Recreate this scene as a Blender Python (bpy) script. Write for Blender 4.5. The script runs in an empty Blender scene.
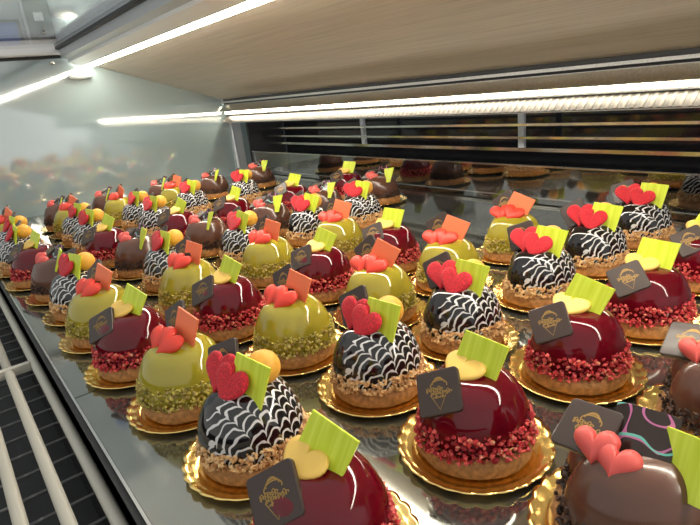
import bpy, bmesh, math, random
from mathutils import Vector, Matrix, noise
PI = math.pi
SC = bpy.context.scene
C = SC.collection

# ------------------------------------------------------------------ camera
F_PX, YAW, PITCH, ROLL, CAM_H = 540.936, .634925, .318766, .114419, .235
def camera_axes():
    cy, sy, cp, sp = math.cos(YAW), math.sin(YAW), math.cos(PITCH), math.sin(PITCH)
    fw = Vector((sy*cp, cy*cp, -sp)); rt = Vector((cy, -sy, 0)); dn = -rt.cross(fw)
    cr, sr = math.cos(ROLL), math.sin(ROLL)
    return cr*rt + sr*dn, -sr*rt + cr*dn, fw
cd = bpy.data.cameras.new('camera'); cam = bpy.data.objects.new('camera', cd); C.objects.link(cam)
rt, dn, fw = camera_axes()
m = Matrix.Identity(4)
for i in range(3):
    m[i][0] = rt[i]; m[i][1] = -dn[i]; m[i][2] = -fw[i]
m[2][3] = CAM_H
cam.matrix_world = m
cd.sensor_width = 36; cd.lens = 36*F_PX/700; cd.clip_start = .01; cd.clip_end = 100
SC.camera = cam

# ------------------------------------------------------------------ world and light
w = bpy.data.worlds.new('world'); SC.world = w; w.use_nodes = True
bg = w.node_tree.nodes['Background']; bg.inputs[0].default_value = (1.0, .99, .96, 1); bg.inputs[1].default_value = .75
SC.view_settings.view_transform = 'Standard'; SC.view_settings.look = 'None'
SC.view_settings.gamma = 1; SC.view_settings.use_curve_mapping = False
SC.view_settings.exposure = 0.0
LED_FRONT, LED_BACK = 46, 34

# ------------------------------------------------------------------ materials
def new_mat(name):
    mt = bpy.data.materials.new(name); mt.use_nodes = True
    nt = mt.node_tree; return mt, nt, nt.nodes['Principled BSDF']
def N(nt, kind, **kw):
    n = nt.nodes.new(kind)
    for k, v in kw.items(): setattr(n, k, v)
    return n
def P(name, col, rough=.5, metal=0, coat=0, sss=0, spec=.5, noise_scale=0, noise_amt=.2, bump=0, bump_scale=None, sheen=0):
    mt, nt, b = new_mat(name)
    b.inputs['Base Color'].default_value = (*col, 1); b.inputs['Roughness'].default_value = rough
    b.inputs['Metallic'].default_value = metal; b.inputs['Coat Weight'].default_value = coat; b.inputs['Coat Roughness'].default_value = .03
    b.inputs['Specular IOR Level'].default_value = spec
    if sss:
        b.inputs['Subsurface Weight'].default_value = sss; b.inputs['Subsurface Radius'].default_value = (.006, .003, .002); b.inputs['Subsurface Scale'].default_value = 1
    if sheen: b.inputs['Sheen Weight'].default_value = sheen
    tc = N(nt, 'ShaderNodeTexCoord')
    if noise_scale:
        n = N(nt, 'ShaderNodeTexNoise'); n.inputs['Scale'].default_value = noise_scale; n.inputs['Detail'].default_value = 4
        nt.links.new(tc.outputs['Object'], n.inputs['Vector'])
        r = N(nt, 'ShaderNodeValToRGB')
        r.color_ramp.elements[0].position = .3; r.color_ramp.elements[1].position = .7
        r.color_ramp.elements[0].color = (*[c*(1-noise_amt) for c in col], 1); r.color_ramp.elements[1].color = (*[min(1, c*(1+noise_amt)) for c in col], 1)
        nt.links.new(n.outputs['Fac'], r.inputs[0]); nt.links.new(r.outputs[0], b.inputs['Base Color'])
    if bump:
        n = N(nt, 'ShaderNodeTexNoise'); n.inputs['Scale'].default_value = bump_scale or 400
        nt.links.new(tc.outputs['Object'], n.inputs['Vector'])
        bp = N(nt, 'ShaderNodeBump'); bp.inputs['Strength'].default_value = bump; bp.inputs['Distance'].default_value = .001
        nt.links.new(n.outputs['Fac'], bp.inputs['Height']); nt.links.new(bp.outputs[0], b.inputs['Normal'])
    return mt
def island_mat(name, stops, rough=.6):
    mt, nt, b = new_mat(name)
    g = N(nt, 'ShaderNodeNewGeometry'); r = N(nt, 'ShaderNodeValToRGB')
    cr = r.color_ramp
    while len(cr.elements) < len(stops): cr.elements.new(.5)
    for e, (p, c) in zip(cr.elements, stops): e.position = p; e.color = (*c, 1)
    nt.links.new(g.outputs['Random Per Island'], r.inputs[0]); nt.links.new(r.outputs[0], b.inputs['Base Color'])
    b.inputs['Roughness'].default_value = rough
    return mt
def emit(name, col, strength):
    mt, nt, b = new_mat(name)
    b.inputs['Emission Color'].default_value = (*col, 1); b.inputs['Emission Strength'].default_value = strength
    b.inputs['Base Color'].default_value = (.8, .8, .8, 1)
    return mt
def glass(name, tint, base=.04, rough=0.0):
    mt, nt, b = new_mat(name); nt.nodes.remove(b)
    out = nt.nodes['Material Output']
    t = N(nt, 'ShaderNodeBsdfTransparent'); t.inputs[0].default_value = (*tint, 1)
    g = N(nt, 'ShaderNodeBsdfGlossy'); g.inputs['Roughness'].default_value = rough
    lw = N(nt, 'ShaderNodeLayerWeight')                              # Schlick from the facing term, the same on both skins
    pw = N(nt, 'ShaderNodeMath', operation='POWER'); pw.inputs[1].default_value = 5; nt.links.new(lw.outputs['Facing'], pw.inputs[0])
    ma = N(nt, 'ShaderNodeMath', operation='MULTIPLY_ADD'); ma.inputs[1].default_value = 1-base; ma.inputs[2].default_value = base; ma.use_clamp = True
    nt.links.new(pw.outputs[0], ma.inputs[0])
    mx = N(nt, 'ShaderNodeMixShader'); nt.links.new(ma.outputs[0], mx.inputs[0])
    nt.links.new(t.outputs[0], mx.inputs[1]); nt.links.new(g.outputs[0], mx.inputs[2]); nt.links.new(mx.outputs[0], out.inputs[0])
    return mt
def brushed(name, col, rough, scale=(4, 400, 400), metal=1.0, amt=.12, bump=.05):
    mt, nt, b = new_mat(name)
    tc = N(nt, 'ShaderNodeTexCoord'); mp = N(nt, 'ShaderNodeMapping'); mp.inputs['Scale'].default_value = scale
    n = N(nt, 'ShaderNodeTexNoise'); n.inputs['Scale'].default_value = 1; n.inputs['Detail'].default_value = 3
    nt.links.new(tc.outputs['Object'], mp.inputs[0]); nt.links.new(mp.outputs[0], n.inputs['Vector'])
    r = N(nt, 'ShaderNodeValToRGB'); r.color_ramp.elements[0].position = .3; r.color_ramp.elements[1].position = .7
    r.color_ramp.elements[0].color = (*[c*(1-amt) for c in col], 1); r.color_ramp.elements[1].color = (*[min(1, c*(1+amt)) for c in col], 1)
    nt.links.new(n.outputs['Fac'], r.inputs[0]); nt.links.new(r.outputs[0], b.inputs['Base Color'])
    b.inputs['Metallic'].default_value = metal; b.inputs['Roughness'].default_value = rough
    bp = N(nt, 'ShaderNodeBump'); bp.inputs['Strength'].default_value = bump; bp.inputs['Distance'].default_value = .001
    nt.links.new(n.outputs['Fac'], bp.inputs['Height']); nt.links.new(bp.outputs[0], b.inputs['Normal'])
    return mt
M = {}
M['gold'] = P('gold_card', (.95, .68, .24), .22, 1, bump=.12, bump_scale=220)
M['biscuit'] = P('biscuit', (.40, .19, .065), .8, noise_scale=260, noise_amt=.35, bump=.8, bump_scale=500)
M['red_glaze'] = P('red_glaze', (.115, .0012, .007), .07, coat=.25, spec=.35)
M['green_glaze'] = P('green_glaze', (.38, .315, .024), .09, coat=.6, sss=.15)
M['brown_glaze'] = P('brown_glaze', (.115, .045, .026), .24, coat=.35)
M['red_crumb'] = island_mat('red_crumb', [(0, (.26, .006, .014)), (.5, (.60, .03, .04)), (.85, (.80, .13, .11)), (1, (.75, .38, .22))], .55)
M['pistachio'] = island_mat('pistachio_crumb', [(0, (.16, .12, .02)), (.35, (.42, .36, .06)), (.7, (.72, .60, .13)), (.9, (.30, .16, .06)), (1, (.9, .78, .35))])
M['nut'] = island_mat('nut_crumb', [(0, (.40, .18, .06)), (.5, (.70, .40, .16)), (1, (.90, .65, .34))])
M['dark_crumb'] = island_mat('dark_crumb', [(0, (.02, .009, .006)), (.7, (.06, .028, .018)), (1, (.14, .07, .04))])
M['plaque'] = P('dark_chocolate', (.042, .024, .018), .42, coat=.08)
M['gold_print'] = P('gold_print', (.40, .24, .07), .45, .5)
M['red_fuzzy'] = P('raspberry_red', (.62, .012, .025), .75, noise_scale=900, noise_amt=.45, bump=.6, bump_scale=1500, sheen=.12)
M['coral'] = P('coral_red', (.78, .055, .030), .42, sss=.1)
M['pink_red'] = P('pink_red', (.70, .10, .085), .45, sss=.1)
M['salmon'] = P('salmon_chocolate', (1.0, .24, .10), .5)
M['yellow'] = P('yellow_chocolate', (.90, .58, .13), .45, sss=.1)
M['ball'] = P('yellow_sphere', (.90, .45, .06), .5, noise_scale=300, noise_amt=.1)
# lime plate: fine pale brush streaks in the cocoa butter
mt, nt, b = new_mat('lime_chocolate')
tc = N(nt, 'ShaderNodeTexCoord'); wv = N(nt, 'ShaderNodeTexNoise'); mp = N(nt, 'ShaderNodeMapping'); mp.inputs['Scale'].default_value = (260, 10, 10)
nt.links.new(tc.outputs['Object'], mp.inputs[0]); nt.links.new(mp.outputs[0], wv.inputs['Vector']); wv.inputs['Scale'].default_value = 1
r = N(nt, 'ShaderNodeValToRGB'); r.color_ramp.elements[0].position = .35; r.color_ramp.elements[1].position = .68
r.color_ramp.elements[0].color = (.58, .70, .015, 1); r.color_ramp.elements[1].color = (.74, .85, .08, 1)
nt.links.new(wv.outputs['Fac'], r.inputs[0]); nt.links.new(r.outputs[0], b.inputs['Base Color']); b.inputs['Roughness'].default_value = .4
M['lime'] = mt
# black glaze with combed white icing over the top and one side
def feather_mat():
    mt, nt, b = new_mat('black_glaze_feathered')
    tc = N(nt, 'ShaderNodeTexCoord'); sp = N(nt, 'ShaderNodeSeparateXYZ')
    nz = N(nt, 'ShaderNodeTexNoise'); nz.inputs['Scale'].default_value = 110; nz.inputs['Detail'].default_value = 1
    nt.links.new(tc.outputs['Object'], nz.inputs['Vector'])
    ad = N(nt, 'ShaderNodeVectorMath', operation='MULTIPLY_ADD'); ad.inputs[1].default_value = (.006,)*3
    nt.links.new(nz.outputs['Color'], ad.inputs[0]); nt.links.new(tc.outputs['Object'], ad.inputs[2])
    nt.links.new(ad.outputs[0], sp.inputs[0])
    def mth(op, a, bb=None, cc=None, clamp=False):
        n = N(nt, 'ShaderNodeMath', operation=op); n.use_clamp = clamp
        for i, v in enumerate((a, bb, cc)):
            if v is None: continue
            if isinstance(v, (int, float)): n.inputs[i].default_value = v
            else: nt.links.new(v, n.inputs[i])
        return n.outputs[0]
    X, Y, Z = sp.outputs
    u = mth('MULTIPLY_ADD', X, .94, mth('MULTIPLY', Y, .34))         # along the comb rows
    vv = mth('MULTIPLY_ADD', Y, -.94, mth('MULTIPLY', X, .34))       # towards the iced side
    v = mth('MULTIPLY_ADD', Z, -1.0, vv)                             # down over the edge
    cell = mth('MULTIPLY_ADD', mth('FRACT', mth('MULTIPLY', u, 1/.0078)), 2, -1)
    sw = mth('SQRT', mth('MAXIMUM', mth('SUBTRACT', 1, mth('MULTIPLY', cell, cell)), 0))
    ph = mth('FRACT', mth('MULTIPLY_ADD', sw, .80, mth('MULTIPLY', v, 1/.0082)))
    line = mth('LESS_THAN', mth('ABSOLUTE', mth('SUBTRACT', ph, .5)), mth('MULTIPLY_ADD', sw, -.12, .245))
    m1 = mth('GREATER_THAN', v, -.062)
    m2 = mth('GREATER_THAN', mth('MULTIPLY_ADD', X, .55, mth('MULTIPLY', Y, -.83)), -.018)
    mask = mth('MULTIPLY', line, mth('MULTIPLY', m1, m2))
    mx = N(nt, 'ShaderNodeMix', data_type='RGBA'); nt.links.new(mask, mx.inputs[0])
    mx.inputs[6].default_value = (.008, .006, .006, 1); mx.inputs[7].default_value = (.72, .70, .70, 1)
    nt.links.new(mx.outputs[2], b.inputs['Base Color'])
    b.inputs['Roughness'].default_value = .10; b.inputs['Coat Weight'].default_value = .6; b.inputs['Coat Roughness'].default_value = .05
    return mt
M['black_glaze'] = feather_mat()
# dark sheet with pink and teal transfer print
def scribble_mat():
    mt, nt, b = new_mat('transfer_print')
    tc = N(nt, 'ShaderNodeTexCoord')
    col = (.035, .02, .016, 1); prev = None
    for k, (c, sc, off) in enumerate([((.55, .16, .34, 1), 70, 0), ((.16, .55, .45, 1), 60, 7)]):
        mp = N(nt, 'ShaderNodeMapping'); mp.inputs['Location'].default_value = (off, off*2, 0)
        n = N(nt, 'ShaderNodeTexNoise'); n.inputs['Scale'].default_value = sc; n.inputs['Detail'].default_value = 0
        nt.links.new(tc.outputs['Object'], mp.inputs[0]); nt.links.new(mp.outputs[0], n.inputs['Vector'])
        s = N(nt, 'ShaderNodeMath', operation='SUBTRACT'); s.inputs[1].default_value = .5; nt.links.new(n.outputs['Fac'], s.inputs[0])
        a = N(nt, 'ShaderNodeMath', operation='ABSOLUTE'); nt.links.new(s.outputs[0], a.inputs[0])
        l = N(nt, 'ShaderNodeMath', operation='LESS_THAN'); l.inputs[1].default_value = .022; nt.links.new(a.outputs[0], l.inputs[0])
        mx = N(nt, 'ShaderNodeMix', data_type='RGBA'); nt.links.new(l.outputs[0], mx.inputs[0])
        if prev is None: mx.inputs[6].default_value = col
        else: nt.links.new(prev, mx.inputs[6])
        mx.inputs[7].default_value = c; prev = mx.outputs[2]
    nt.links.new(prev, b.inputs['Base Color']); b.inputs['Roughness'].default_value = .15
    return mt
M['print'] = scribble_mat()
M['shelf'] = P('polished_dark_steel', (.36, .365, .325), .07, .9, noise_scale=9, noise_amt=.12)
M['ceiling'] = brushed('brushed_steel_warm', (.47, .415, .34), .50, (300, 6, 300), metal=.25)
M['steel'] = brushed('brushed_steel', (.60, .57, .52), .28, (4, 300, 300))
M['reflector'] = brushed('dark_brushed_steel', (.026, .023, .019), .45, (4, 300, 300), metal=0)
M['led_streak'] = P('pale_led_streak', (.085, .076, .062), .4, .2)  # paler tone that imitates LED dots mirrored in the reflector
M['alu'] = P('white_aluminium', (.88, .89, .90), .35, .2)
M['alu_grey'] = P('grey_aluminium', (.50, .53, .56), .35, .4)
M['chrome'] = P('chrome_rail', (.75, .72, .66), .15, 1)
M['rubber'] = P('black_rubber', (.012, .012, .013), .5)
M['cap'] = P('clear_grey_plastic', (.55, .58, .56), .12, spec=.7)
M['tube'] = P('cream_tube', (.50, .48, .41), .38)
M['wire'] = P('dull_wire', (.16, .16, .16), .5, .3)
M['dark'] = P('dark_well', (.018, .020, .022), .5, noise_scale=20)
M['back_dark'] = P('dark_rear_glass', (.010, .011, .013), .08, spec=.6)
M['led'] = emit('led_diffuser', (1, .91, .76), LED_FRONT)
M['led_back'] = emit('led_diffuser_warm', (1, .90, .72), LED_BACK)
M['front_glass'] = glass('front_glass', (.985, .995, .99), .03)
M['back_glass'] = glass('low_back_glass', (.62, .60, .56), .38, .02)
M['outside_wall'] = P('outside_wall', (.55, .60, .64), .8)
M['blue'] = P('blue_panel', (.05, .13, .50), .5)
M['white'] = P('white_paper', (.85, .88, .9), .6)
M['dark_grey'] = P('dark_grey_panel', (.10, .11, .12), .5)
M['floor_out'] = P('outside_floor', (.45, .46, .46), .5)
# end wall: pale blue-grey back-painted glass, mirror-like skin
mt, nt, b = new_mat('end_wall_glass')
b.inputs['Base Color'].default_value = (.33, .43, .45, 1); b.inputs['Roughness'].default_value = .045
b.inputs['Specular IOR Level'].default_value = 1.0; b.inputs['IOR'].default_value = 2.4
M['end_wall'] = mt

# ------------------------------------------------------------------ mesh helpers
def finish(name, bm, mat, parent=None, smooth=False):
    me = bpy.data.meshes.new(name); bm.normal_update(); bm.to_mesh(me); bm.free()
    if mat: me.materials.append(M[mat])
    if smooth:
        for p in me.polygons: p.use_smooth = True
    o = bpy.data.objects.new(name, me); C.objects.link(o); o.parent = parent
    return o
def box(bm, x0, x1, y0, y1, z0, z1):
    vs = [bm.verts.new((x, y, z)) for z in (z0, z1) for y in (y0, y1) for x in (x0, x1)]
    for f in ((0, 2, 3, 1), (4, 5, 7, 6), (0, 1, 5, 4), (2, 6, 7, 3), (0, 4, 6, 2), (1, 3, 7, 5)): bm.faces.new([vs[i] for i in f])
def bevel(bm, w, seg=2):
    bmesh.ops.bevel(bm, geom=list(bm.edges), offset=w, segments=seg, affect='EDGES', profile=.5)
def box_obj(name, dims, mat, parent=None, bev=0):
    bm = bmesh.new(); box(bm, *dims)
    if bev: bevel(bm, bev)
    return finish(name, bm, mat, parent)
def extrude_y(name, prof, y0, y1, mat, parent=None):            # (x, z) profile run along the case
    bm = bmesh.new()
    a = [bm.verts.new((x, y0, z)) for x, z in prof]; c = [bm.verts.new((x, y1, z)) for x, z in prof]
    n = len(prof)
    for i in range(n): bm.faces.new((a[i], a[(i+1) % n], c[(i+1) % n], c[i]))
    bm.faces.new(a[::-1]); bm.faces.new(c)
    bmesh.ops.recalc_face_normals(bm, faces=bm.faces)
    return finish(name, bm, mat, parent)
def tube(bm, pts, r, seg=10, cap=True):
    rings = []
    for i, p in enumerate(pts):
        p = Vector(p); d = (Vector(pts[min(i+1, len(pts)-1)]) - Vector(pts[max(i-1, 0)])).normalized()
        s = d.cross(Vector((0, 0, 1)))
        if s.length < .01: s = Vector((1, 0, 0))
        s.normalize(); t = d.cross(s)
        rings.append([bm.verts.new(p + r*(math.cos(2*PI*k/seg)*s + math.sin(2*PI*k/seg)*t)) for k in range(seg)])
    for a, c in zip(rings, rings[1:]):
        for k in range(seg): bm.faces.new((a[k], a[(k+1) % seg], c[(k+1) % seg], c[k]))
    if cap: bm.faces.new(rings[0]); bm.faces.new(rings[-1][::-1])
def data(o):
    me = o.data; bpy.data.objects.remove(o); return me
def tag(o, label, cat, group=None):
    o['label'] = label; o['category'] = cat
    if group: o['group'] = group
    return o
def struct(o): o['kind'] = 'structure'; return o
def empty(name, loc=(0, 0, 0)):
    o = bpy.data.objects.new(name, None); C.objects.link(o); o.location = loc; o.empty_display_size = .02
    return o

# ------------------------------------------------------------------ the case
Y0, YW = -.90, 1.58
XB = .80                                   # low glass along the back
fl = struct(box_obj('floor', (.040, .86, Y0, YW, -.022, -.003), 'dark'))
for y0, y1 in ((Y0, .4892), (.4908, 1.03), (1.0316, YW)):
    box_obj('panel', (.0465, XB-.006, y0, y1, -.003, 0), 'shelf', fl)
box_obj('edge_lip', (.0440, .0460, Y0, YW, -.012, .0012), 'chrome', fl)
box_obj('edge_gasket', (.0400, .0438, Y0, YW, -.030, -.001), 'rubber', fl)
# rear ledge strips between the shelf and the low glass
for k, (x0, x1, z) in enumerate(((XB-.005, XB-.002, .003), (XB+.004, XB+.012, .004), (XB+.018, XB+.024, .006))):
    box_obj('ledge_strip', (x0, x1, Y0, YW, -.003, z), 'chrome', fl)
# well below the front grille
well = struct(box_obj('trim_1', (-.26, .040, Y0, YW, -.125, -.120), 'dark'))
box_obj('well_side', (.036, .0398, Y0, YW, -.119, -.0305), 'dark', well)
box_obj('well_side', (-.264, -.260, Y0, YW, -.119, .01), 'dark', well)
# end wall with sloping top edge
ew = struct(extrude_y('wall_end', [(-.30, -.125), (.90, -.125), (.90, .232), (.765, .232), (.44, .352), (.36, .372), (-.30, .372)], YW, YW+.010, 'end_wall'))
box_obj('gasket', (-.30, .345, YW-.004, YW+.012, .3725, .3790), 'rubber', ew)
bm = bmesh.new(); bmesh.ops.create_cone(bm, cap_ends=True, segments=16, radius1=.0055, radius2=.0045, depth=.006, matrix=Matrix.Translation((.318, YW-.004, .362)) @ Matrix.Rotation(PI/2, 4, 'X'))
finish('bolt', bm, 'chrome', ew, True)
tr = struct(box_obj('trim_2', (-.30, .352, YW-.012, YW+.030, .3795, .405), 'alu', bev=.002))
box_obj('bead', (-.30, .350, YW-.016, YW-.0122, .383, .389), 'alu', tr)
# corner post, end wall to back
cv = bmesh.new()
pts = [(.742+.0*t, YW-.006, .232) for t in (0,)]
tube(cv, [(.735, YW-.006, .240), (.752, YW-.006, .232), (.762, YW-.006, .215), (.768, YW-.006, .17), (.772, YW-.006, .0)], .0045, 8)
struct(finish('trim_3', cv, 'alu_grey', smooth=True))
struct(box_obj('trim_4', (.775, .80, YW-.005, YW-.001, .0, .232), 'alu_grey'))
bm = bmesh.new(); box(bm, .800, .925, YW-.050, YW-.040, .004, .160)
struct(finish('trim_5', bm, 'rubber'))
# ceiling: brushed plate sloping down towards the back
struct(extrude_y('ceiling', [(.418, .3485), (.752, .2300), (.752, .2330), (.418, .3520)], Y0, YW-.001, 'ceiling'))
# front top frame
fr = struct(extrude_y('trim_6', [(.352, .3600), (.378, .3470), (.384, .3500), (.384, .3640), (.378, .4050), (.352, .4050)], Y0, YW-.017, 'alu'))
extrude_y('glazing_bead', [(.338, .372), (.3515, .366), (.3515, .385), (.338, .391)], Y0, YW-.017, 'alu_grey', fr)
extrude_y('gasket', [(.330, .391), (.3515, .3865), (.3515, .392), (.330, .397)], Y0, YW-.017, 'rubber', fr)
extrude_y('cover_strip', [(.404, .3470), (.4175, .3480), (.4175, .3640), (.404, .3640)], Y0, YW-.001, 'alu_grey', fr)
lf = extrude_y('led_strip', [(.3850, .3450), (.4035, .3450), (.4035, .3630), (.3850, .3630)], Y0, YW-.017, 'led')
bm = bmesh.new(); bmesh.ops.create_uvsphere(bm, u_segments=20, v_segments=12, radius=1, matrix=Matrix.Translation((.374, YW-.0102, .3260)) @ Matrix.Diagonal((.030, .010, .0085, 1)))
finish('end_cap', bm, 'cap', lf, True)
tag(lf, 'bright white light strip under the front top frame of the case', 'light strip')
# glass over the front part of the case, and the upright front pane behind the viewer
struct(box_obj('window_1', (-.300, .3385, Y0, YW-.0125, .3975, .4015), 'front_glass'))
struct(box_obj('window_3', (-.300, -.296, Y0, YW-.001, .0, .3970), 'front_glass'))
# ------------------------------------------------------------------ back of the case
bl = tag(empty('back_light_bar', (.74, .6, .19)), 'warm light bar in steel housing along the back', 'light bar')
def bk(name, prof, mat, y0=Y0, y1=YW-.013):
    o = extrude_y(name, prof, y0, y1, mat); o.parent = bl; o.matrix_parent_inverse = Matrix.Translation((-.74, -.6, -.19)); return o
bk('housing', [(.753, .2085), (.758, .2085), (.758, .160), (.772, .160), (.772, .2135), (.753, .2135)], 'steel')
bk('top_lip', [(.738, .1945), (.7525, .2085), (.7525, .2130), (.736, .1965)], 'steel')
bk('led_channel', [(.7520, .1835), (.7575, .1835), (.7575, .1925), (.7520, .1925)], 'steel')
bm = bmesh.new(); box(bm, -.0030, .0030, -.0042, .0042, -.0030, .0030); chip = data(finish('led_chip', bm, 'led_back'))
for k in range(int((YW-.03-.17)/.0115)):
    o = bpy.data.objects.new('led_chip', chip); C.objects.link(o); o.parent = bl; o.location = (.0085, YW-.03-k*.0115-.6, .0000)
bk('reflector', [(.7570, .1825), (.7360, .1640), (.7375, .1632), (.7578, .1812)], 'reflector')
bm = bmesh.new(); box(bm, -.0003, .0003, -.0022, .0022, -.0128, .0128); led_streak = data(finish('led_streak', bm, 'led_streak'))  # thin bars in place of the streaks the LED dots reflect in the steel
for k in range(120):
    o = bpy.data.objects.new('led_streak', led_streak); C.objects.link(o); o.parent = bl
    o.location = (.7462-.74, YW-.036-k*.0115-.6, .1733-.19); o.rotation_euler = (0, math.atan2(.0210, .0185), 0)
hl = struct(extrude_y('trim_7', [(.753, .2140), (.760, .2140), (.760, .2295), (.753, .2295)], Y0, YW-.013, 'rubber'))
extrude_y('rail', [(.744, .2185), (.7525, .2185), (.7525, .2230), (.744, .2230)], Y0, YW-.013, 'steel', hl)
wb = struct(box_obj('wall_back', (.930, .936, Y0, YW, -.02, .24), 'back_dark'))
for z, r_, x in ((.130, .0022, .86), (.107, .0022, .86), (.086, .003, .86), (.150, .002, .88)):
    bm = bmesh.new(); box(bm, x-r_, x+r_, Y0, YW-.06, z-r_, z+r_)
    finish('rail', bm, 'chrome', wb)
for y in (.60, 1.055):
    box_obj('mullion', (.865, .872, y, y+.012, .085, .155), 'alu_grey', wb)
g = extrude_y('window_2', [(XB, .005), (XB+.003, .005), (XB+.003, .067), (XB, .067)], Y0, YW-.052, 'back_glass'); struct(g)
extrude_y('top_edge', [(XB-.001, .0672), (XB+.004, .0672), (XB+.004, .0695), (XB-.001, .0695)], Y0, YW-.052, 'chrome', g)

# ------------------------------------------------------------------ the shop beyond the end wall
struct(box_obj('wall_shop', (-2.5, 3.5, 5.0, 5.05, -.9, 3.2), 'outside_wall'))
def panel(name, dims, mat, label, cat, trim=None):
    o = tag(empty(name, ((dims[0]+dims[1])/2, dims[2], dims[4])), label, cat)
    q = box_obj('board', dims, mat, bev=.004); q.parent = o; q.matrix_parent_inverse = Matrix.Translation(o.location).inverted()
    x0, x1, y0, y1, z0, z1 = dims; bm = bmesh.new(); t = .02
    for d in ((x0-t, x0, y0-.01, y1, z0-t, z1+t), (x1, x1+t, y0-.01, y1, z0-t, z1+t), (x0, x1, y0-.01, y1, z0-t, z0), (x0, x1, y0-.01, y1, z1, z1+t)): box(bm, *d)
    q = finish('frame', bm, trim or 'dark_grey'); q.parent = o; q.matrix_parent_inverse = Matrix.Translation(o.location).inverted()
    return o
panel('blue_poster_board', (.42, .83, 4.96, 4.99, .60, .93), 'blue', 'deep blue board low on the far shop wall', 'board')
panel('grey_cabinet_board', (.90, 1.08, 4.96, 4.99, .55, 1.35), 'dark_grey', 'dark grey panel beside the deep blue board on shop wall', 'panel', 'alu_grey')
pw_ = tag(box_obj('paper_sheet', (.955, 1.020, 4.945, 4.949, .935, .995), 'white', bev=.001), 'small white paper sheet stuck on the dark grey panel', 'paper')
panel('blue_hanging_sign', (.74, .95, 4.96, 4.99, 2.30, 2.58), 'blue', 'small blue sign high on the shop wall, mirrored in the shelf', 'sign', 'white')
# ------------------------------------------------------------------ front air grille
gr = tag(empty('air_grille', (0, .4, -.03)), 'air return grille of cream tubes over a dark well', 'grille')
def gp(o): o.parent = gr; o.matrix_parent_inverse = Matrix.Translation((0, -.4, .03)); return o
for x in (.0347, .0092, -.0163, -.0418, -.0673, -.0928):
    if x > .03:
        bm = bmesh.new(); tube(bm, [(x, Y0+.001, -.022), (x, YW-.001, -.022)], .0046, 14); gp(finish('tube', bm, 'tube', smooth=True)); continue
    bm = bmesh.new(); tube(bm, [(x, Y0+.001, -.022), (x, .652, -.022)], .0046, 14); gp(finish('tube', bm, 'tube', smooth=True))
    bm = bmesh.new(); tube(bm, [(x, .662, -.022), (x, YW-.001, -.022)], .0046, 14); gp(finish('tube', bm, 'tube', smooth=True))
gp(box_obj('crossbar', (-.11, .030, .6525, .6605, -.0265, -.0175), 'tube'))
y = -.88
while y < 1.55:
    bm = bmesh.new(); tube(bm, [(-.20, y, -.045), (.034, y, -.045)], .0012, 6); gp(finish('wire', bm, 'wire')); y += .034

# ------------------------------------------------------------------ cake parts (one mesh of each kind)
def lathe_mesh(name, mat, rfun, prof, seg=64, cap_bottom=True, smooth=True):
    bm = bmesh.new(); rings = []
    for (r, z) in prof:
        rings.append([bm.verts.new(rfun(2*PI*k/seg, r, z)) for k in range(seg)])
    for a, c in zip(rings, rings[1:]):
        for k in range(seg): bm.faces.new((a[k], a[(k+1) % seg], c[(k+1) % seg], c[k]))
    bm.faces.new(rings[-1])
    if cap_bottom: bm.faces.new(rings[0][::-1])
    return data(finish(name, bm, mat, smooth=smooth))
# gold scalloped card
def plate_mesh():
    R = .0500
    def rf(a, r, z):
        s = max(0, (r-.042)/(R-.042)); k = abs(math.sin(a*13))
        rr = r*(1 + s*.030*(k-.5)); zz = z + s*.0010*(k-.6)
        return (rr*math.cos(a), rr*math.sin(a), zz)
    prof = [(.0400, 0), (.0438, .0018), (.0475, .0034), (R, .0042), (R, .0048), (.0475, .0041), (.0445, .0028), (.0435, .0032), (.0425, .0022), (.0415, .0026), (.0405, .0015), (.039, .0017), (.036, .0012)]
    return lathe_mesh('cake_board', 'gold', rf, prof, 156)
CLEFT = math.radians(118)
def heart_r(a):
    t = (a - CLEFT + PI) % (2*PI) - PI
    return 1 - .20*math.exp(-(t/.30)**2) + .045*math.exp(-((abs(t)-.85)/.5)**2) + .035*math.exp(-((abs(t)-PI)/.45)**2) - .02*math.exp(-((abs(t)-2.1)/.5)**2)
def biscuit_mesh():
    def rf(a, r, z):
        v = Vector((r*math.cos(a), r*math.sin(a), z)); n = noise.noise(v*140)*.0012 + noise.noise(v*420)*.0005
        f = 1 + (n/r if r > .01 else 0)
        return (v.x*f, v.y*f, z + (n*.5 if .003 < z else 0))
    prof = [(.0345, .0020), (.0366, .0030), (.0376, .0055), (.0379, .0090), (.0374, .0125), (.0355, .0148), (.030, .0154), (.018, .0156), (.005, .0156)]
    return lathe_mesh('biscuit', 'biscuit', rf, prof, 72)
BZ0, BZ1, BR = .0145, .0560, .0343
def body_point(a, t, crease=.004, cleft=1.0):
    # t 0..1 bottom edge to centre of the top
    ht = BZ1-BZ0; ang = t*PI/2
    r = max(0, math.cos(ang))**.48*(1 + .03*math.sin(min(1, t*2.2)*PI)); z = BZ0 + ht*math.sin(ang)**.88
    rr = r*BR*(1 + (heart_r(a)-1)*cleft*min(1, r*1.3))
    x, y = rr*math.cos(a), rr*math.sin(a)
    # shallow crease on top running in from the cleft
    cx, cy = math.cos(CLEFT), math.sin(CLEFT); along = (x*cx+y*cy)/BR; side = (x*cy-y*cx)/BR
    if t > .25: z -= crease*max(0, min(1, along+.25))*math.exp(-(side/.22)**2)*min(1, (t-.25)*4)
    return (x, y, z)
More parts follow.
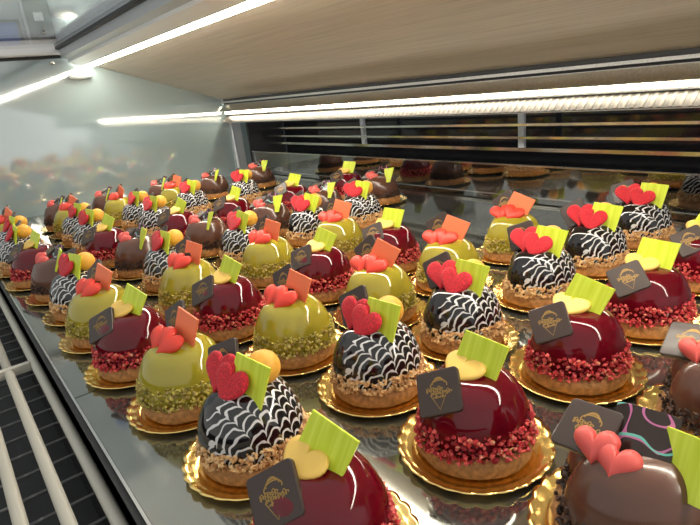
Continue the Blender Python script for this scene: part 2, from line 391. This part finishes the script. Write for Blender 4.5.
def body_mesh(name, mat, crease, cleft=1.0):
    bm = bmesh.new(); seg, n = 72, 26; rings = []
    for j in range(n):
        t = 1-(1-j/(n-.75))**1.5; rings.append([bm.verts.new(body_point(2*PI*k/seg, t, crease, cleft)) for k in range(seg)])
    for a, c in zip(rings, rings[1:]):
        for k in range(seg): bm.faces.new((a[k], a[(k+1) % seg], c[(k+1) % seg], c[k]))
    bm.faces.new(rings[-1]); bm.faces.new(rings[0][::-1])
    return data(finish(name, bm, mat, smooth=True))
def crumb_mesh(name, mat, n, size, z0, z1, flat, seed, spill=0):
    rnd = random.Random(seed); bm = bmesh.new()
    base = [(1, 0, 0), (-1, 0, 0), (0, 1, 0), (0, -1, 0), (0, 0, 1), (0, 0, -1)]
    fc = [(0, 2, 4), (2, 1, 4), (1, 3, 4), (3, 0, 4), (2, 0, 5), (1, 2, 5), (3, 1, 5), (0, 3, 5)]
    for i in range(n):
        a = rnd.uniform(0, 2*PI); q = rnd.random(); z = z0 + (z1-z0)*q**1.2
        r = BR*heart_r(a)*(1 - .05*max(0, (z-.03)/.02)) + rnd.uniform(-.0005, .0016)*(1-q*.5) + .0026*(1-q)
        if i < spill: r = rnd.uniform(.034, .0375); z = .0155 + rnd.uniform(0, .0015)
        s = size*rnd.uniform(.6, 1.2)
        rot = Matrix.Rotation(rnd.uniform(0, 6), 3, Vector((rnd.uniform(-1, 1), rnd.uniform(-1, 1), rnd.uniform(-1, 1))).normalized())
        sc = Vector((s, s*rnd.uniform(.55, .9), s*rnd.uniform(flat, .9)))
        p = Vector((r*math.cos(a), r*math.sin(a), z))
        vs = [bm.verts.new(p + rot @ Vector((b_[0]*sc.x*rnd.uniform(.8, 1.2), b_[1]*sc.y, b_[2]*sc.z))) for b_ in base]
        for f in fc: bm.faces.new([vs[k] for k in f])
    return data(finish(name, bm, mat))
def card_mesh(name, mat, wd, ht, th, bev=.0005, skew=0, radius=0, curl=0):
    bm = bmesh.new(); box(bm, -wd/2, wd/2, -ht/2, ht/2, -th/2, th/2)
    if radius:
        bmesh.ops.bevel(bm, geom=[e for e in bm.edges if abs(e.verts[0].co.z-e.verts[1].co.z) > th*.5], offset=radius, segments=4, affect='EDGES', profile=.5)
    bmesh.ops.bevel(bm, geom=[e for e in bm.edges if abs(e.verts[0].co.z-e.verts[1].co.z) < th*.1], offset=bev, segments=2, affect='EDGES', profile=.5)
    if curl:
        bmesh.ops.subdivide_edges(bm, edges=[e for e in bm.edges if abs(e.verts[0].co.x-e.verts[1].co.x) > wd*.5], cuts=8)
    for v in bm.verts:
        v.co.x += skew*v.co.y
        if curl: v.co.z += -curl*(v.co.x/wd*2)**2
    bmesh.ops.recalc_face_normals(bm, faces=bm.faces)
    return data(finish(name, bm, mat))
def heart_mesh(name, mat, size, th, puff):
    bm = bmesh.new(); n = 40; out = []
    for k in range(n):
        t = 2*PI*k/n
        x = 16*math.sin(t)**3; y = 13*math.cos(t)-5*math.cos(2*t)-2*math.cos(3*t)-math.cos(4*t)
        out.append((x/32*size, (y+2)/32*size))
    rings = []
    for (s, z) in ((.90, -th/2), (1, -th/4), (1, th/6), (.93, th/2), (.75, th/2+puff*.6), (.4, th/2+puff), (.08, th/2+puff*1.05)):
        rings.append([bm.verts.new((x*s, y*s, z)) for x, y in out])
    for a, c in zip(rings, rings[1:]):
        for k in range(n): bm.faces.new((a[k], c[k], c[(k+1) % n], a[(k+1) % n]))
    bm.faces.new(rings[-1][::-1]); bm.faces.new(rings[0])
    bmesh.ops.recalc_face_normals(bm, faces=bm.faces)
    return data(finish(name, bm, mat, smooth=True))
def ball_mesh():
    bm = bmesh.new(); bmesh.ops.create_uvsphere(bm, u_segments=32, v_segments=18, radius=.0115)
    return data(finish('sphere', bm, 'ball', smooth=True))
# gold emblem on the dark plaque: a swirl over a cone with a band of curling script
def emblem_mesh():
    bm = bmesh.new(); z = .00195; k = .0128
    def stroke(pts, wd):
        wd *= k
        vs = []
        for i, (x, y) in enumerate(pts):
            x0, y0 = pts[max(i-1, 0)]; x1, y1 = pts[min(i+1, len(pts)-1)]
            dx, dy = x1-x0, y1-y0; l = math.hypot(dx, dy) or 1
            vs.append((bm.verts.new((x*k - dy/l*wd/2, y*k + dx/l*wd/2, z)), bm.verts.new((x*k + dy/l*wd/2, y*k - dx/l*wd/2, z))))
        for a, c in zip(vs, vs[1:]): bm.faces.new((a[0], a[1], c[1], c[0]))
    for q, r_ in enumerate((.34, .25, .15)):
        stroke([(.06 + r_*1.25*math.cos(t*PI/10), .30 + q*.14 + r_*.75*math.sin(t*PI/10)) for t in range(-1, 12)], .05)
    stroke([(-.42, -.10), (0, -.86), (.42, -.10)], .035)
    rnd = random.Random(4)
    for row, (yy, x0, x1, hh) in enumerate(((.14, -.62, .25, .13), (-.06, -.40, .68, .14), (-.26, -.30, .34, .05))):
        n = int((x1-x0)/.011)
        stroke([(x0+(x1-x0)*i/n + .055*math.sin(i*.62), yy + hh*math.cos(i*.62)*(.6+.4*math.sin(i*.23+row*2)) ) for i in range(n)], .036)
    bmesh.ops.recalc_face_normals(bm, faces=bm.faces)
    for f in bm.faces:
        if f.normal.z < 0: f.normal_flip()
    return data(finish('emblem', bm, 'gold_print'))
MS = dict(
    board=plate_mesh(), biscuit=biscuit_mesh(),
    red=body_mesh('glaze', 'red_glaze', .003), green=body_mesh('glaze', 'green_glaze', .006, 1.1), black=body_mesh('glaze', 'black_glaze', .003), brown=body_mesh('glaze', 'brown_glaze', .010, 1.3),
    red_c=crumb_mesh('crumb_band', 'red_crumb', 760, .0021, .0145, .0310, .5, 1, 60),
    green_c=crumb_mesh('crumb_band', 'pistachio', 900, .0019, .0145, .0320, .45, 2, 60),
    black_c=crumb_mesh('crumb_band', 'nut', 760, .0022, .0145, .0250, .5, 3, 140),
    brown_c=crumb_mesh('crumb_band', 'dark_crumb', 660, .0019, .0145, .0270, .5, 4, 60),
    plaque=card_mesh('plaque', 'plaque', .0280, .0280, .0036, .0007, 0, .0028), emblem=emblem_mesh(),
    lime=card_mesh('lime_plate', 'lime', .0305, .0290, .0017, .0003, .10),
    salmon=card_mesh('salmon_plate', 'salmon', .0305, .0290, .0017, .0003, .12),
    heart_y=heart_mesh('heart', 'yellow', .0290, .0032, .0003), heart_r=heart_mesh('heart', 'red_fuzzy', .0310, .0034, .0004),
    heart_c=heart_mesh('heart', 'coral', .0280, .0034, .0022), heart_p=heart_mesh('heart', 'pink_red', .0215, .0040, .0032),
    sphere=ball_mesh(), print=card_mesh('print_sheet', 'print', .0300, .0300, .0012, .0002, 0, 0, .004))
def orient(loc, normal, up=(0, 0, 1), spin=0):
    n = Vector(normal).normalized(); u = Vector(up); u = (u - u.dot(n)*n).normalized(); x = u.cross(n)
    mt = Matrix((x, u, n)).transposed() @ Matrix.Rotation(math.radians(spin), 3, 'Z')
    mt = mt.to_4x4(); mt.translation = Vector(loc); return mt
S_TIP = (0, 0, 1)
# topping: (part name, mesh key, location, facing, up, spin)
TOP = {
 'red': [('plaque', 'plaque', (-.0245, .0035, .0505), (-.70, -.18, .70), (0, 0, 1), 34),
         ('heart', 'heart_y', (-.0070, .0035, .0580), (-.42, -.10, .90), (1, -.1, 0), 8),
         ('lime_plate', 'lime', (.0040, -.0040, .0640), (-.92, -.20, .36), (0, 0, 1), -10)],
 'black': [('plaque', 'plaque', (.0005, .0215, .0640), (-.86, -.10, .50), (0, 0, 1), 30),
           ('heart', 'heart_r', (-.0090, .0120, .0640), (-.84, -.05, .54), (0, 0, 1), 10),
           ('heart', 'heart_r', (-.0130, -.0035, .0600), (-.82, -.08, .56), (0, 0, 1), -6),
           ('sphere', 'sphere', (.0105, -.0080, .0650), (0, 0, 1), (0, 1, 0), 0),
           ('lime_plate', 'lime', (-.0040, -.0130, .0640), (-.95, -.16, .28), (0, 0, 1), -6)],
 'green': [('plaque', 'plaque', (.0060, .0145, .0660), (-.90, -.10, .42), (0, 0, 1), 38),
           ('heart', 'heart_c', (-.0105, .0105, .0580), (-.62, -.12, .78), (.5, 0, .6), 16),
           ('heart', 'heart_c', (-.0100, -.0055, .0585), (-.60, -.18, .78), (.6, .1, .6), -14),
           ('salmon_plate', 'salmon', (.0060, -.0060, .0650), (-.96, -.14, .24), (0, 0, 1), -12)],
 'brown': [('plaque', 'plaque', (-.0060, .0215, .0560), (-.48, .06, .87), (1, 0, .3), 6),
           ('heart', 'heart_p', (-.0160, .0115, .0555), (-.70, -.10, .70), (0, 0, 1), 12),
           ('heart', 'heart_p', (-.0175, .0015, .0530), (-.66, -.16, .74), (0, 0, 1), -10),
           ('print_sheet', 'print', (-.0010, -.0020, .0600), (-.72, .05, .66), (0, 0, 1), 6),
           ('lime_plate', 'lime', (-.0020, -.0245, .0560), (-.90, .16, .46), (0, 0, 1), 6)],
}
PART_LABEL = {'lime': 'lime green square chocolate plate', 'salmon': 'salmon pink square chocolate plate', 'heart_y': 'flat yellow heart', 'heart_r': 'sugared red heart',
              'heart_c': 'coral red heart', 'heart_p': 'pinkish red heart', 'sphere': 'yellow orange sphere', 'plaque': 'dark chocolate square with gold emblem', 'print': 'dark sheet with pink and teal scribbles'}
NAMEK = {'red': 'red_glazed_cake', 'green': 'green_glazed_cake', 'black': 'black_glazed_cake', 'brown': 'brown_glazed_cake'}
DESC = {'red': 'dark red glazed cake', 'green': 'green glazed cake', 'black': 'black and white feathered cake', 'brown': 'brown chocolate cake'}
def add(name, me, parent, mtx=None):
    o = bpy.data.objects.new(name, me); C.objects.link(o); o.parent = parent
    if mtx is not None: o.matrix_local = mtx
    return o
RND = random.Random(11)
ORD = ['first', 'second', 'third', 'fourth', 'fifth', 'sixth']
def cake(kind, x, y, col, row):
    rz = math.radians(RND.uniform(-7, 7))
    bd = add('cake_board', MS['board'], None); bd.location = (x, y, .0001); bd.rotation_euler.z = RND.uniform(0, 6)
    tag(bd, 'gold card under %s cake from tube grille, %s' % (ORD[col], row), 'cake board', 'gold cards under the cakes')
    t = empty(NAMEK[kind], (x, y, 0)); t.rotation_euler.z = rz
    tag(t, '%s, %s from tube grille, %s' % (DESC[kind], ORD[col], row), 'cake', kind + ' glazed cakes in rows')
    add('biscuit_base', MS['biscuit'], t, Matrix.Rotation(RND.uniform(0, 6), 4, 'Z'))
    add('glaze', MS[kind], t)
    cb = add('crumb_band', MS[kind+'_c'], t); cb['kind'] = 'stuff'
    for (nm, key, loc, nr, up, spin) in TOP[kind]:
        j = Vector((RND.uniform(-1, 1), RND.uniform(-1, 1), RND.uniform(-.3, .3)))*.0008
        o = add(nm, MS[key], t, orient(Vector(loc)+j, nr, up, spin + RND.uniform(-7, 7)))
        o['label'] = PART_LABEL[key]
        if key == 'plaque': add('emblem', MS['emblem'], o)
ROWS = [
 ('brown', .0985, 'brown row farthest from end wall', (.231, .353)),
 ('red', .2005, 'red row farthest from end wall', (.112, .232, .354, .468, .594)),
 ('black', .303, 'black row farthest from end wall', (.125, .239, .342, .467, .575, .692)),
 ('green', .405, 'green row farthest from end wall', (.119, .226, .332, .440, .565)),
 ('red', .507, 'red row between two green rows', (.110, .211, .333, .443)),
 ('green', .609, 'green row beside the middle black row', (.108, .210, .320, .435)),
 ('black', .711, 'middle black row', (.109, .223, .337, .454, .562)),
 ('brown', .814, 'middle brown row', (.105, .216, .325, .443, .560, .702)),
 ('red', .916, 'red row nearest end wall', (.093, .197, .320, .426, .557, .697)),
 ('black', 1.018, 'black row beside the far red row', (.087, .200, .313)),
 ('black', 1.120, 'black row nearest end wall', (.095, .203, .314, .426, .550)),
 ('green', 1.222, 'green row nearest end wall', (.092, .208, .306, .429)),
 ('brown', 1.324, 'brown row nearest end wall', (.080, .207, .307, .436, (.552, 1.282), (.684, 1.282))),
]
for kind, yy, row, xs in ROWS:
    for i, x in enumerate(xs):
        x, y_ = x if isinstance(x, tuple) else (x, yy)
        cake(kind, x, y_ + .006*(x-.2)/.5*(1 if .25 < yy < 1 else 0), i, row)
